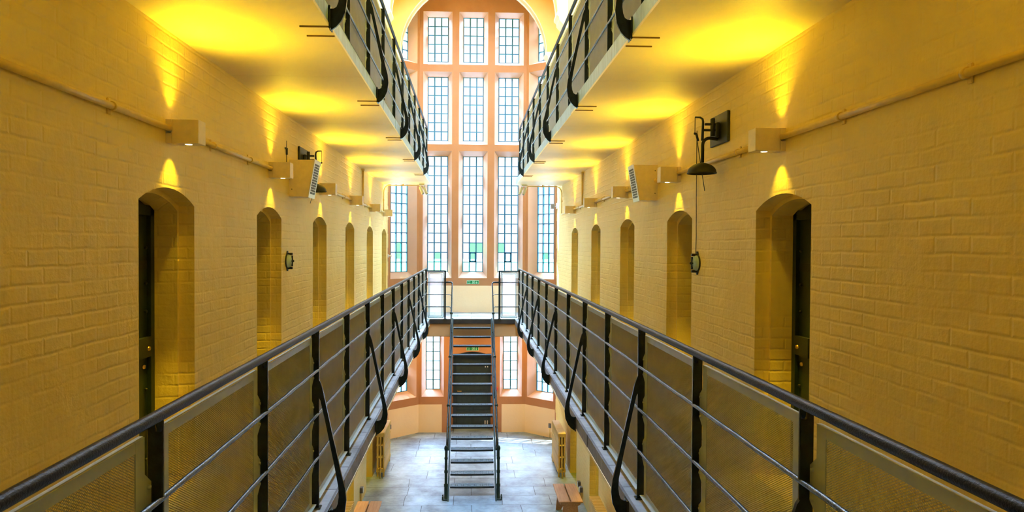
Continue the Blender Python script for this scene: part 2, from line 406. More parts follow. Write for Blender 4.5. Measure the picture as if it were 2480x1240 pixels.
# ------------------------------------------------------------------ window bay
DG = .22
L_ = math.hypot(.71,.63); AX, AY = .71/L_, -.63/L_
def Pflat(u, z, d=0): return (u, YF+d, z)
def Pang(s): return lambda u, z, d=0: (s*(1.37+AX*u-AY*d), YF+AY*u+AX*d, z)
WN = [3]
def wnum():
    WN[0] += 1; return WN[0]-3
def window(P, ua, ub, za, zb, nc, nr, oua, oub, oza, ozb, mb, label, green=(), casement=None, facing=1):
    """splayed reveal from the outer rect (o..) to the glass rect, plus glazing"""
    O = [P(oua,oza), P(oub,oza), P(oub,ozb), P(oua,ozb)]; I = [P(ua,za,DG), P(ub,za,DG), P(ub,zb,DG), P(ua,zb,DG)]
    for i in range(4):
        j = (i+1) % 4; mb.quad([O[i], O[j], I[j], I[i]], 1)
    c = P((ua+ub)/2, za, DG)
    root = thing('window_%d' % wnum(), c, label, 'window', kind='structure')
    f = MB(); t = .016
    def bx(u0, u1, z0, z1, d0=-.012, d1=.03):
        pts = [P(u0,z0,DG+d0), P(u1,z0,DG+d0), P(u1,z1,DG+d0), P(u0,z1,DG+d0)]
        e = Vector(P(u0,z0,DG+d1))-Vector(P(u0,z0,DG+d0)); f.prism(pts, e)
    vw, hw = .016, .0105
    for i in range(nc+1):
        u = ua+(ub-ua)*i/nc; bx(u-vw, u+vw, za, zb)
    for i in range(nr+1):
        z = za+(zb-za)*i/nr; bx(ua, ub, z-hw, z+hw, -.010, .028)
    if casement:
        ci, ri = casement; pu, pz = (ub-ua)/nc, (zb-za)/nr; u = ua+ci*pu; z = za+ri*pz
        bx(u, u+.035, z, z+pz, -.02, .02); bx(u+pu-.035, u+pu, z, z+pz, -.02, .02); bx(u, u+pu, z, z+.03, -.02, .02); bx(u, u+pu, z+pz-.03, z+pz, -.02, .02)
    f.build('glazing_bars', M_muntin, root)
    g = MB()
    for i in range(nc):
        for j in range(nr):
            a = ua+(ub-ua)*i/nc; b = ua+(ub-ua)*(i+1)/nc; z0 = za+(zb-za)*j/nr; z1 = za+(zb-za)*(j+1)/nr
            mi = 2 if (i, j) in green else (3 if (j == 0 and len(green)) else (1 if random.random() < .18 else 0))
            g.quad([P(a,z0,DG+.012), P(b,z0,DG+.012), P(b,z1,DG+.012), P(a,z1,DG+.012)], mi)
    g.build('glass', M_glass, root)
    return root
ROWS = [(9.45,10.79,9.56,10.70,5), (7.415,9.265,7.53,9.165,7), (3.985,7.245,4.147,7.125,12)]
GROW = (.925,2.93,1.08,2.795,7)
def grid_wall(mb, P, u0, u1, z0, z1, holes, matf, ubr=(), zbr=()):
    us = sorted(set([u0,u1]+[h[0] for h in holes]+[h[1] for h in holes]+list(ubr))); zs = sorted(set([z0,z1]+[h[2] for h in holes]+[h[3] for h in holes]+list(zbr)))
    for a, b in zip(us, us[1:]):
        for c, d in zip(zs, zs[1:]):
            uc, zc = (a+b)/2, (c+d)/2
            if any(h[0] < uc < h[1] and h[2] < zc < h[3] for h in holes): continue
            mb.quad([P(a,c), P(b,c), P(b,d), P(a,d)], matf(uc, zc))
wm = MB()
CX = (-.908, .005, .922)
names = ('left', 'middle', 'right'); rn = ('top', 'second', 'tall third')
holes = []
for r, (oa, ob, pa, pb, nr) in enumerate(ROWS):
    for c, cx in enumerate(CX):
        holes.append((cx-.37, cx+.37, oa, ob))
        gr = {(2,0):{(0,0),(1,0),(1,1)}, (2,1):{(1,2),(2,2),(1,1),(0,0)}, (2,2):{(0,2)}}.get((r,c), ())
        window(Pflat, cx-.26, cx+.26, pa, pb, 3, nr, cx-.37, cx+.37, oa, ob, wm, '%s leaded light in the %s row of the end wall' % (names[c], rn[r]), gr, (1,1) if (r == 2 and c > 0) else None)
def mat_up(u, z): return 2 if z < 3.79 else 0
grid_wall(wm, Pflat, -1.37, 1.37, 2.95, HT, holes, mat_up, zbr=(3.79,))
gh = []
for cx, nm in ((-1.01,'left'), (1.005,'right')):
    oa, ob, pa, pb, nr = GROW; gh.append((cx-.285, cx+.285, oa, ob))
    window(Pflat, cx-.18, cx+.18, pa, pb, 2, nr, cx-.285, cx+.285, oa, ob, wm, 'narrow ground floor window %s of the dark arched door' % nm)
# ground band with the arched exit door opening
DA, DB_, DZ, DR, DD = -.55, .58, 1.93, .16, .36
gh.append((DA, DB_, 0, DZ+DR+.02))
def mat_lo(u, z): return 2 if (z < .725 and abs(u) > .77) else 0
grid_wall(wm, Pflat, -1.37, 1.37, 0, 2.95, gh, mat_lo, ubr=(-.77,.77), zbr=(.725,))
pts = arch_pts(DA, DB_, DZ, DR); zt = DZ+DR+.02
for p, q in zip(pts, pts[1:]): wm.quad([Pflat(p[0],p[1]), Pflat(q[0],q[1]), Pflat(q[0],zt), Pflat(p[0],zt)], 0)
outl = [(DA,0)]+pts+[(DB_,0)]; ip = arch_pts(DA+.06, DB_-.08, DZ-.04, DR-.02); inl = [(DA+.06,0)]+ip+[(DB_-.08,0)]
for i in range(len(outl)-1): wm.quad([Pflat(*outl[i]), Pflat(*outl[i+1]), Pflat(*inl[i+1], DD), Pflat(*inl[i], DD)], 0)
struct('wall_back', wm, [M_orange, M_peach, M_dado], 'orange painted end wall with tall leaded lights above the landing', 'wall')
for s, nm in ((-1,'left'),(1,'right')):
    am = MB(); P = Pang(s); holes = []
    for r, (oa, ob, pa, pb, nr) in enumerate(ROWS):
        holes.append((.07,.89,oa,ob))
        gr = {(1,1),(1,2),(1,0)} if (r == 2 and s < 0) else ({(1,1)} if r == 2 else ())
        window(P, .22, .74, pa, pb, 3, nr, .07, .89, oa, ob, am, '%s angled bay window, %s row' % (nm, rn[r]), gr)
    grid_wall(am, P, 0, .96, 2.95, HT, holes, mat_up, zbr=(3.79,))
    oa, ob, pa, pb, nr = GROW
    window(P, .22, .74, pa, pb, 3, nr, .07, .89, oa, ob, am, '%s angled bay window at ground level' % nm)
    grid_wall(am, P, 0, .96, 0, 2.95, [(.07,.89,oa,ob)], lambda u, z: 2 if z < .725 else 0, zbr=(.725,))
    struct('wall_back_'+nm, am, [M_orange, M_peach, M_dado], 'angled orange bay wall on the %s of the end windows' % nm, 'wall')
# exit door
root = thing('door_%d' % dn, (0.015, YF+DD, 0), 'black arched exit door behind the metal staircase', 'door', kind='structure')
m = MB(); m.box((-.62, YF+DD, 0), (.62, YF+DD+.05, 2.25)); m.build('leaf', M_doorg, root)
m = MB()
for x0, x1, z0, z1 in ((-.40,.0,.12,.42),(.04,.42,.12,.42),(-.40,.0,.50,.88),(.04,.42,.50,.88),(-.40,.42,.98,1.02),(-.40,.42,1.18,1.22)):
    m.cbox((x0, YF+DD-.012, z0), (x1, YF+DD+.002, z1), .01)
m.build('panel', M_doorg, root)
m = MB()
for dx in (.34,.40):
    m.cbox((dx, YF+DD-.02, 1.62), (dx+.025, YF+DD, 1.72)); m.cbox((dx, YF+DD-.02, .12), (dx+.025, YF+DD, .22))
m.build('hinge', M_white, root)
m = MB(); m.tube([(-.38, YF+DD, 1.0), (-.38, YF+DD-.05, 1.0), (-.27, YF+DD-.05, 1.0)], .01); m.build('handle', M_brass, root)

# front wall behind the viewer and roof
m = MB(); m.box((-2.7, YB-.2, 0), (2.7, YB, HT)); struct('wall_front', m, M_wall, 'cream brick wall closing the near end of the hall', 'wall')
rf = MB()
SKY = (-.55, .55, 9.0, 15.0)
grid_wall(rf, lambda u, z, d=0: (u, z, HT), -2.7, 2.7, YB-.2, 18.9, [SKY], lambda u, z: 0)
for z0, z1 in ((HT, HT+.3),):
    a, b, c, d = SKY
    for p, q in (((a,c),(b,c)), ((b,c),(b,d)), ((b,d),(a,d)), ((a,d),(a,c))): rf.quad([(*p,z0),(*q,z0),(*q,z1),(*p,z1)])
struct('ceiling', rf, M_plaster, 'plaster ceiling with a long glazed rooflight', 'ceiling')
root = thing('window_%d' % wnum(), (0, 9.5, HT+.2), 'long glazed rooflight over the hall', 'rooflight', kind='structure')
f = MB(); y = 9.0
while y < 15.01: f.box((-.55, y-.02, HT+.18), (.55, y+.02, HT+.24)); y += 1.0
f.box((-.02, 9, HT+.18), (.02, 15, HT+.24)); f.build('glazing_bars', M_muntin, root)
g = MB(); g.quad([(-.55,9,HT+.21),(.55,9,HT+.21),(.55,15,HT+.21),(-.55,15,HT+.21)]); g.build('glass', [M_glass[0]], root)

# arches in front of the bay
def arch_plate(y0, y1, r, zs, zbot, topm, facem, name, label, cx=0.0):
    m = MB(); n = 28
    pts = [(cx+r*math.cos(math.pi*i/n), zs+r*math.sin(math.pi*i/n)) for i in range(n+1)]
    pts = [(cx+r, zbot)] + pts + [(cx-r, zbot)]
    XW = W+.02; ZT = zs+r+.5
    def outer(p):   # project outwards to the wall / top rectangle
        return None
    for y in (y0, y1):
        for p, q in zip(pts, pts[1:]):
            if abs(p[1]-q[1]) < 1e-6 and abs(p[0]-q[0]) < 1e-6: continue
            m.quad([(p[0],y,p[1]),(q[0],y,q[1]),(q[0],y,ZT),(p[0],y,ZT)] if abs(p[0]-q[0]) > 1e-5 else [(p[0],y,p[1]),(p[0],y,q[1]),(p[0],y,q[1]),(p[0],y,p[1])][:3], 1 if y == y0 else 0)
        for sx in (-1,1): m.quad([(sx*r+cx,y,zbot),(sx*XW,y,zbot),(sx*XW,y,ZT),(sx*r+cx,y,ZT)], 1 if y == y0 else 0)
    # soffit in bands: window light painted as pale edges, ochre reveal between
    ys = [(y0, y0+.10, 2), (y0+.10, y1-.12, 0), (y1-.12, y1, 2)]
    for a, b, mi in ys:
        for p, q in zip(pts, pts[1:]): m.quad([(p[0],a,p[1]),(q[0],a,q[1]),(q[0],b,q[1]),(p[0],b,p[1])], mi, True)
    # corbels
    for sx in (-1,1):
        x0, x1 = cx+sx*r, sx*XW
        prof = [(x0-sx*.03, zbot+.06), (x0-sx*.03, zbot), (x0+sx*.02, zbot-.05), (x0+sx*.03, zbot-.12), (x0+sx*.12, zbot-.22), (x1, zbot-.36), (x1, zbot+.06)]
        m.prism([(px, y0-.03, pz) for px, pz in prof], (0, y1-y0+.06, 0), 2)
    return struct(name, m, [M_ochre, facem, M_plaster], label, 'arch')
arch_plate(17.0, 17.42, 1.77, 9.47, 9.45, M_ochre, M_ochre, 'trim_3', 'plaster arch springing from corbels directly before the bay windows')
arch_plate(15.6, 16.1, 1.86, 9.98, 9.95, M_ochre, M_plaster, 'trim_4', 'outer plaster arch nearer the camera than the bay arch')

# ------------------------------------------------------------------ railings
def zigzag_mesh(w, h, sw=.015, sh=.0085):
    """expanded metal in the y-z plane, strands tilted towards x"""
    v = []; f = []; nr = int(h/sh)*2; nc = int(w/(sw/2))
    for r in range(nr):
        z = -h/2 + h*(r+.5)/nr; b = len(v)
        for c in range(nc+1):
            y = -w/2 + w*c/nc; zz = z + (sh*.25 if (c+r) % 2 else -sh*.25)
            v.append((-.0018, y, zz-.0009)); v.append((.0018, y, zz+.0009))
        for c in range(nc):
            i = b+2*c; f.append((i, i+2, i+3, i+1))
    me = bpy.data.meshes.new('expanded_mesh'); me.from_pydata(v, [], f); me.materials.append(M_mesh); me.update(); return me
BARS = (.91, .62, .335)
PW = 1.17
def panel_frame(s):
    """panel frame lying in the plane x=0, y -half..half, z 0..h"""
    m = MB(); hw = PW/2-.012; z0, z1 = .045, 1.125
    for e in (-1,1):
        # side strip with tabs reaching the post at every bar
        ye = e*hw; yi = e*(hw-.105); yc = e*(hw-.045)
        o = [(yc, z0)]
        for b in reversed(BARS): o += [(yc, b-.098), (ye, b-.062), (ye, b+.062), (yc, b+.098)]
        o += [(yc, z1)]
        poly = [(-.002, y, z) for y, z in o] + [(-.002, yi, z1), (-.002, yi, z0)]
        m.prism(poly, (.004,0,0))
    i_ = hw-.104
    m.box((-.0016, -i_, z1-.035), (.0016, i_, z1-.001)); m.box((-.0016, -i_, z0+.001), (.0016, i_, z0+.03))
    m.box((-.0026, -hw+.045, z1-.0005), (s*.016, hw-.045, z1+.003)); m.box((-.03*s, -hw+.045, z0-.004), (.0026, hw-.045, z0+.0005))
    for e in (-1,1):
        for b in BARS:
            for dz in (-.05,.05): m.lathe([(0,.008),(.007,.007),(.008,0)], (-s*.002, e*(hw-.02), b+dz), (-s,0,0), 8)
    return m
MESHDATA = zigzag_mesh(PW-.22, 1.03)
BRK = [(1.085,.865),(1.07,.85),(1.058,.832),(1.043,.785),(.983,.505),(.920,.222),(.896,.13),(.888,.05),(.898,-.03),(.925,-.09),(.955,-.125),(.988,-.148),
       (1.0,-.150),(1.0,-.008),(.992,-.012),(.975,-.012),(.955,0.0),(.943,.03),(.937,.075),(.940,.142),(.966,.283),(1.028,.585),(1.056,.71),(1.066,.728),(1.085,.735)]
def railing(s, zt, y0, label, ends=True):
    ys = [y0+PW*k for k in range(-2, 12)] + [16.40]
    root = thing('railing', (s*RX, y0, zt), label, 'railing')
    X = lambda a: s*a
    # handrail with slightly lumpy paint
    m = MB(); n = 90
    m.tube([(X(RX), ys[0]+(ys[-1]+.02-ys[0])*i/n, zt+1.18) for i in range(n+1)], [.019+.0015*random.random() for i in range(n+1)], 12); m.build('handrail', M_hand, root)
    for b in BARS:
        m = MB(); m.tube([(X(RX-.006), ys[0]+(ys[-1]-ys[0])*i/n, zt+b+random.uniform(-.002,.002)) for i in range(n+1)], .0105, 10); m.build('rail_bar', M_bar, root)
    pm = MB(); pm.cbox((-.014,-.007,0), (.036,.007,1.165), .003); pm.cbox((-.028,-.03,0), (.028,.03,.012), .004)
    pm.tube([(0,0,1.13),(0,0,1.175)], .014, 8)
    pmd = pm.mesh('post', M_black)
    for k, y in enumerate(ys):
        o = bpy.data.objects.new('post', pmd); C.objects.link(o); o.parent = root; o.location = (0, y-y0, 0); o.rotation_euler = (0,0,0 if s > 0 else math.pi)
    fd = panel_frame(s).mesh('panel_frame', M_grey)
    for k in range(len(ys)-1):
        yc = (ys[k]+ys[k+1])/2
        p = bpy.data.objects.new('panel', fd); C.objects.link(p); p.parent = root; p.location = (s*.022, yc-y0, 0)
        q = bpy.data.objects.new('expanded_mesh', MESHDATA); C.objects.link(q); q.parent = p; q.location = (s*.002, 0, .585)
        if s > 0: q.rotation_euler = (0,0,math.pi)
    bd = MB(); bd.prism([(s*(a-RX), -.009, z) for a, z in BRK], (0,.018,0))
    bd.cbox((s*(1.0-RX), -.05, -.15), (s*(.988-RX), .05, .0), .004)
    bd.prism([(s*(.990-RX), -.045, 0), (s*(.960-RX), -.045, -.0), (s*(.990-RX), -.045, .035)], (0,.09,0)) if False else None
    bmd = bd.mesh('stay_bracket', M_black)
    rd = MB()
    rd.box((s*(1.0-RX), -.005, -.144), (s*(1.185-RX), .005, -.133))
    rmd = rd.mesh('fixing_bar', M_rod)
    for k in range(2, len(ys)-1, 2):
        for nm_, dta, dy in (('stay_bracket', bmd, 0), ('fixing_bar', rmd, -.04), ('fixing_bar', rmd, .165)):
            o = bpy.data.objects.new(nm_, dta); C.objects.link(o); o.parent = root; o.location = (0, ys[k]-y0+dy, 0)
    if ends == 'return':    # short return to the wall at the far end of the upper walkway
        m = MB(); m.tube([(X(RX), 16.40, zt+1.18), (X(W), 16.40, zt+1.18)], .019, 10)
        for b in BARS: m.tube([(X(RX), 16.40, zt+b), (X(W), 16.40, zt+b)], .0095, 8)
        m.build('return_rail', M_black, root)
    else:                   # return along the landing edge towards the stairs
        xi = .645 if s < 0 else .625
        m = MB(); m.tube([(X(RX), 16.42, zt+1.13), (X(xi), 16.42, zt+1.13)], .012, 10); m.build('return_rail', M_black, root)
        for b in BARS:
            m = MB(); m.tube([(X(RX), 16.41, zt+b-.045), (X(xi), 16.41, zt+b-.045)], .0095, 8); m.build('return_rail', M_black, root)
        m = MB(); m.cbox((X(xi-.02), 16.40, zt), (X(xi+.02), 16.44, zt+1.14), .004); m.cbox((X(xi-.04), 16.385, zt), (X(xi+.04), 16.455, zt+.012), .004); m.build('post', M_black, root)
        p = MB()
        a, b = X(RX-.03), X(xi+.03)
        for d in (0, .035):
            w_ = .022 if d == 0 else .014; sg = 1 if b > a else -1
            aa, bb = a+sg*d, b-sg*d; za, zb = zt+.03+d, zt+1.10-d
            p.box((aa, 16.43, za), (aa+sg*w_, 16.436, zb)); p.box((bb, 16.43, za), (bb-sg*w_, 16.436, zb))
            p.box((aa, 16.43, za), (bb, 16.436, za+w_)); p.box((aa, 16.43, zb-w_), (bb, 16.436, zb))
        pf = p.build('panel', M_grey, root)
        q = bpy.data.objects.new('expanded_mesh', RETMESH); C.objects.link(q); q.parent = pf
        q.location = Vector(((a+b)/2, 16.434, zt+.565)) - Vector(root.location); q.rotation_euler = (0,0,math.pi/2)
    return root
RETMESH = zigzag_mesh(.33, .98, .016, .010)
railing(-1, GZ, 2.28, 'black iron railing with grey mesh panels along the left walkway at camera level')
railing(1, GZ, 2.40, 'black iron railing with grey mesh panels along the right walkway at camera level')
railing(-1, UZ, 2.28, 'black iron railing with mesh panels on the overhead left walkway', 'return')
railing(1, UZ, 2.40, 'black iron railing with mesh panels on the overhead right walkway', 'return')

# ------------------------------------------------------------------ staircase
st = thing('staircase', (0, 13.25, 0), 'steep bottle green metal staircase rising from flagstones to the landing', 'stairs')
SB, STP = Vector((0, 13.22, 0)), Vector((0, 16.38, GZ))
HWD = .43; NT = 16
slope = (STP-SB)
for sx in (-1,1):
    x = sx*(HWD+.022)-.01
    m = MB(); d = slope.normalized(); nrm = Vector((0,-d.z,d.y))
    a = Vector((x, SB.y, 0)); b = Vector((x, STP.y, STP.z))
    poly = [a+Vector((0,-.06,0)), a+Vector((0,.09,0)), b+Vector((0,.0,-.13)), b+Vector((0,.0,.03)), b+Vector((0,-.05,.03))]
    m.prism([Vector((x-.014, p.y, p.z)) for p in poly], (.028,0,0)); m.build('stringer', M_stairp, st)
    # handrail: landing bar height, down to the newel
    hx = sx*(HWD+.035)-.01
    ht = Vector((hx, 16.40, GZ+.865)); hb = Vector((hx-sx*.0+sx*.02, 13.30, .97))
    m = MB(); xi = sx*(.645 if sx < 0 else .625)
    m.tube([(xi, 16.41, GZ+.865), (hx+sx*.06, 16.41, GZ+.865), (hx+sx*.02, 16.405, GZ+.86), ht+Vector((0,-.01,-.03))]+[ht.lerp(hb, i/20) for i in range(1,21)], .017, 10); m.build('handrail', M_black, st)
    m = MB()
    for zb in (.575,.29):
        t = (.865-zb)/(ht.z-hb.z); q = ht.lerp(hb, t); m.tube([(xi, 16.41, GZ+zb), (hx+sx*.06, 16.41, GZ+zb), q], .009, 8)
    m.build('stub_rail', M_black, st)
    m = MB(); m.tube([ht.lerp(hb,i/12)+Vector((0,0,-.43)) for i in range(1,13)], .009, 8); m.build('mid_rail', M_black, st)
    for t in (.22,.50,.78):
        q = ht.lerp(hb, t); m = MB()
        zb = (q.y-SB.y)/(STP.y-SB.y)*GZ
        m.tube([(q.x, q.y, zb-.02), (q.x, q.y, zb+.4), (q.x, q.y, q.z)], [.014,.012,.010], 10); m.ball(q, .034); m.ball((q.x,q.y,q.z-.43), .024); m.ball((q.x,q.y,zb+.02), .026); m.build('baluster', M_stairp, st)
    m = MB(); nx = hb.x+sx*.012
    prof = [(.05,0),(.05,.02),(.034,.03),(.034,.24),(.040,.25),(.040,.29),(.028,.30),(.027,.50),(.036,.51),(.036,.55),(.027,.56),(.026,.76),(.034,.77),(.034,.80),(.025,.81),(.024,.93),(.03,.935),(.036,.96),(.038,.98),(.03,1.01),(.012,1.03),(.0,1.035)]
    m.lathe(prof, (nx, 13.28, 0), (0,0,1), 14); m.build('newel', M_stairp, st)
    m = MB(); m.cbox((nx-.06, 13.20, 0), (nx+.06, 13.38, .025), .005)
    for dy in (.0,.10): m.cbox((nx+sx*.05, 13.22+dy, 0), (nx+sx*.075, 13.26+dy, .07), .004)
    m.build('foot_plate', M_stairp, st)
RISE = GZ/17
for k in range(NT):
    z = RISE*(k+1); y = SB.y+.055+(STP.y-SB.y)*(z/GZ)
    m = MB(); x0, x1 = -HWD-.005, HWD-.015; D = .185; n = 16
    def bow(u): return -.018*(1-u*u)
    # nosing bar, bowed towards the climber, with a downturned lip
    fr = [(x0+(x1-x0)*i/n, y+bow(-1+2*i/n)) for i in range(n+1)]
    for (xa, ya), (xb, yb) in zip(fr, fr[1:]):
        m.prism([(xa,ya,z-.034),(xb,yb,z-.034),(xb,yb,z),(xa,ya,z)], (0,.014,0), 1)
    m.prism([(px, py+.006, z-.012) for px, py in fr] + [(x1, y+D, z-.012), (x0, y+D, z-.012)], (0,0,.003), 1)
    m.box((x0, y+D-.014, z-.02), (x1, y+D, z)); m.box((x0, y+D*.5-.005, z-.006), (x1, y+D*.5+.005, z))
    m.box((x0, y+.012, z-.006), (x1, y+.03, z)); m.box((x0, y+D-.03, z-.006), (x1, y+D, z))
    # pierced pattern: crosses between ribs
    nm_ = 7
    for i in range(nm_+1):
        xx = x0+(x1-x0)*i/nm_; m.box((xx-.006, y, z-.006), (xx+.006, y+D, z))
    for i in range(nm_):
        xa = x0+(x1-x0)*i/nm_; xb = x0+(x1-x0)*(i+1)/nm_
        for ya, yb in ((y+.02, y+D*.5), (y+D*.5, y+D-.02)):
            m.bar((xa,ya,z-.003), (xb,yb,z-.003), .013, .006); m.bar((xb,ya,z-.003), (xa,yb,z-.003), .013, .006)
            m.lathe([(0,.0),(.02,0),(.02,-.006),(0,-.006)], ((xa+xb)/2, (ya+yb)/2, z), (0,0,1), 8)
    m.build('tread', [M_tread, M_blackm], st)

# ------------------------------------------------------------------ box lights and conduits
YCOL = (1.0, .68, .022)
def spot(name, loc, d, energy, ang, blend, parent, rad=.02):
    l = bpy.data.lights.new(name, 'SPOT'); l.energy = energy; l.color = YCOL; l.spot_size = math.radians(ang); l.spot_blend = blend; l.shadow_soft_size = rad
    o = bpy.data.objects.new(name, l); C.objects.link(o); o.location = loc
    o.rotation_euler = Vector(d).to_track_quat('-Z','Y').to_euler()
    if parent: o.parent = parent
    return o
E_UP, E_WIDE, E_DN = 5.5, 48, 5
LZ = 5.568; LY = {-1: [4.755+2.362*k for k in range(-1,5)]+[16.40], 1: [4.815+2.385*k for k in range(-1,5)]}
ordn = ('first','second','third','fourth','fifth','sixth')
def lamp_label(s, i):
    nm = 'left' if s < 0 else 'right'
    return 'beige box light above the %s doorway along the %s wall' % (('nearest visible',)+ordn[1:])[i] if False else 'beige up and down box light, %s from the camera along the %s wall' % (ordn[i], nm)
proto = thing('wall_light', (-W, LY[-1][1], LZ), lamp_label(-1, 0), 'wall light', 'box lights above the cell doorways')
o_ = Vector(proto.location)
m = MB(); m.cbox(o_+Vector((.040,-.063,-.078)), o_+Vector((.212,.063,.078)), .0025); m.build('housing', M_light, proto)
m = MB(); m.box(o_+Vector((0,-.063,.025)), o_+Vector((.038,.063,.078))); m.box(o_+Vector((0,-.063,-.078)), o_+Vector((.038,.063,-.012))); m.box(o_+Vector((.034,-.063,-.012)), o_+Vector((.038,.063,.025))); m.build('back_plate', M_light, proto)
for zz in (-.0785, .0785):
    m = MB(); m.lathe([(0,0),(.022,0)], o_+Vector((.125,0,zz)), (0,0,1), 20); m.build('lens', M_lens, proto)
spot('up_spot', (.075,0,.085), (.05,0,1), E_UP, 100, 1.0, proto, .02)
spot('wash_spot', (.125,0,.086), (.85,0,1), E_WIDE, 150, 1.0, proto, .04)
spot('down_spot', (.115,0,-.085), (-.30,0,-1), E_DN, 76, .8, proto, .012)
spot('narrow_down_spot', (.125,0,-.085), (-.14,0,-1), 90, 32, .5, proto, .012)
li = 0
LY[-1][0] = LY[1][0] = 2.15
lamps_y = []
for s in (-1,1):
    vis = 0
    for i, y in enumerate(LY[s]):
        lamps_y.append((s, y))
        if y < 3.5:      # fittings behind the viewer light the near walls
            lb = 'beige box light just outside the picture beside the camera'
            r = dup(proto, (s*W, y, LZ), 0 if s < 0 else math.pi, lb + ' on the %s wall' % ('left' if s < 0 else 'right')); continue
        if s < 0 and vis == 0: vis = 1; continue
        dup(proto, (s*W, y, LZ), 0 if s < 0 else math.pi, lamp_label(s, vis)); vis += 1
# fittings of the ground floor and of the floor above are out of sight; only their light is seen
for s in (-1,1):
    for y in [q+RW/2 for q in REC[s] if q > 2]:
        spot('ground_wall_light', (s*(W-.125), y, 2.35), (s*.16,0,-1), 55, 36, .6, None, .012)
        spot('ground_wall_light', (s*(W-.125), y, 2.45), (s*.0,0,1), 18, 165, 1, None, .04)
        spot('upper_wall_light', (s*(W-.125), y, 8.95), (s*.0,0,1), 45, 165, 1, None, .04)
        spot('upper_wall_light', (s*(W-.125), y, 8.75), (s*.3,0,-1), 16, 60, .6, None, .03)

for x in (-1.0, 1.0):     # added warm fill behind the landing beam, no fitting there
    l = spot('landing_warm_fill', (x, 16.95, 2.85), (0,.35,-1), 60, 160, 1, None, .05); l.data.color = (1, .66, .28)
PZ = 5.585
for s, nm in ((-1,'left'),(1,'right')):
    root = thing('conduit_pipe', (s*(W-.026), YB, PZ), 'cream conduit pipe running through the box lights along the %s wall' % nm, 'pipe')
    ends = [YB] + [v for y in LY[s] for v in (y-.05, y+.05)] + ([16.80] if s > 0 and False else [LY[s][-1]+.06 if s < 0 else 14.95])
    for a, b in zip(ends[0::2], ends[1::2]):
        if b-a < .05: continue
        m = MB(); m.tube([(s*(W-.026), a, PZ), (s*(W-.026), b, PZ)], .02, 12); m.build('pipe', M_pipe, root)
        for t in (.30,.70):
            y = a+(b-a)*t; m = MB(); m.cbox((s*W, y-.016, PZ-.045), (s*(W-.012), y+.016, PZ+.045), .004); m.tube([(s*(W-.026), y-.012, PZ), (s*(W-.026), y+.012, PZ)], .026, 12); m.build('saddle_clip', M_pipe, root)
    # bent length that rises to the spotlights at the slab end
    yb = 16.36 if s < 0 else 14.95
    root = thing('conduit_pipe', (s*(W-.02), 16.30, PZ), 'thin bent conduit rising from the last box light along the %s slab end' % nm, 'pipe')
    pts = [(s*(W-.02), 16.30, PZ)]+[(s*(W-.02), 16.30, 6.05)]
    for i in range(1,7):
        t = math.pi/2*i/6; pts.append((s*(W-.02-.13*(1-math.cos(t))), 16.30, 6.05+.155*math.sin(t)))
    pts.append((s*1.25, 16.30, 6.205)); m = MB(); m.tube(pts, .012, 10); m.build('pipe', M_pipe, root)
    m = MB(); m.cbox((s*1.60, 16.27, 6.185), (s*1.63, 16.33, 6.236), .004); m.cbox((s*(W), 16.27, 5.85), (s*(W-.035), 16.33, 5.88), .004); m.build('saddle_clip', M_pipe, root)
    if s > 0:
        m = MB(); m.tube([(s*(W-.02), 14.28, PZ-.02), (s*(W-.02), 16.30, PZ-.02)], .012, 10); m.build('pipe', M_pipe, root)
    yv = 13.12 if s < 0 else 13.30
    root = thing('conduit_pipe', (s*(W-.02), yv, PZ), 'short vertical conduit from pipe up to the slab on the %s wall' % nm, 'pipe')
    m = MB(); m.tube([(s*(W-.022), yv, PZ), (s*(W-.022), yv, 6.235)], .018, 10); m.build('pipe', M_pipe, root)
    m = MB(); m.cbox((s*W, yv-.05, 6.20), (s*(W-.05), yv+.05, 6.235), .004); m.build('junction_cap', M_pipe, root)

# ------------------------------------------------------------------ twin spotlights under the slab ends
for s, nm in ((-1,'left'),(1,'right')):
    root = thing('track_spotlight', (s*1.16, 16.28, 6.235), 'pair of white spotlights under the %s end of the overhead slab' % nm, 'spotlight')
    m = MB(); m.cbox((s*1.25, 16.22, 6.205), (s*1.12, 16.34, 6.235), .005); m.build('mounting_plate', M_white, root)
    for k in (0,1):
        p = Vector((s*(1.22-.09*k), 16.27, 6.16)); q = p+Vector((-s*.06, -.01, -.15))
        m = MB(); m.tube([p+Vector((0,0,.05)), p+Vector((0,0,-.02))], .010, 8); m.tube([p+Vector((s*.005,0,.02)), p, q], [.026,.034,.034], 14)
        h = m.build('lamp_head', M_white, root)
        m = MB(); m.tube([q, q+(q-p).normalized()*.012], .028, 14); m.build('lamp_rim', M_socket, h)

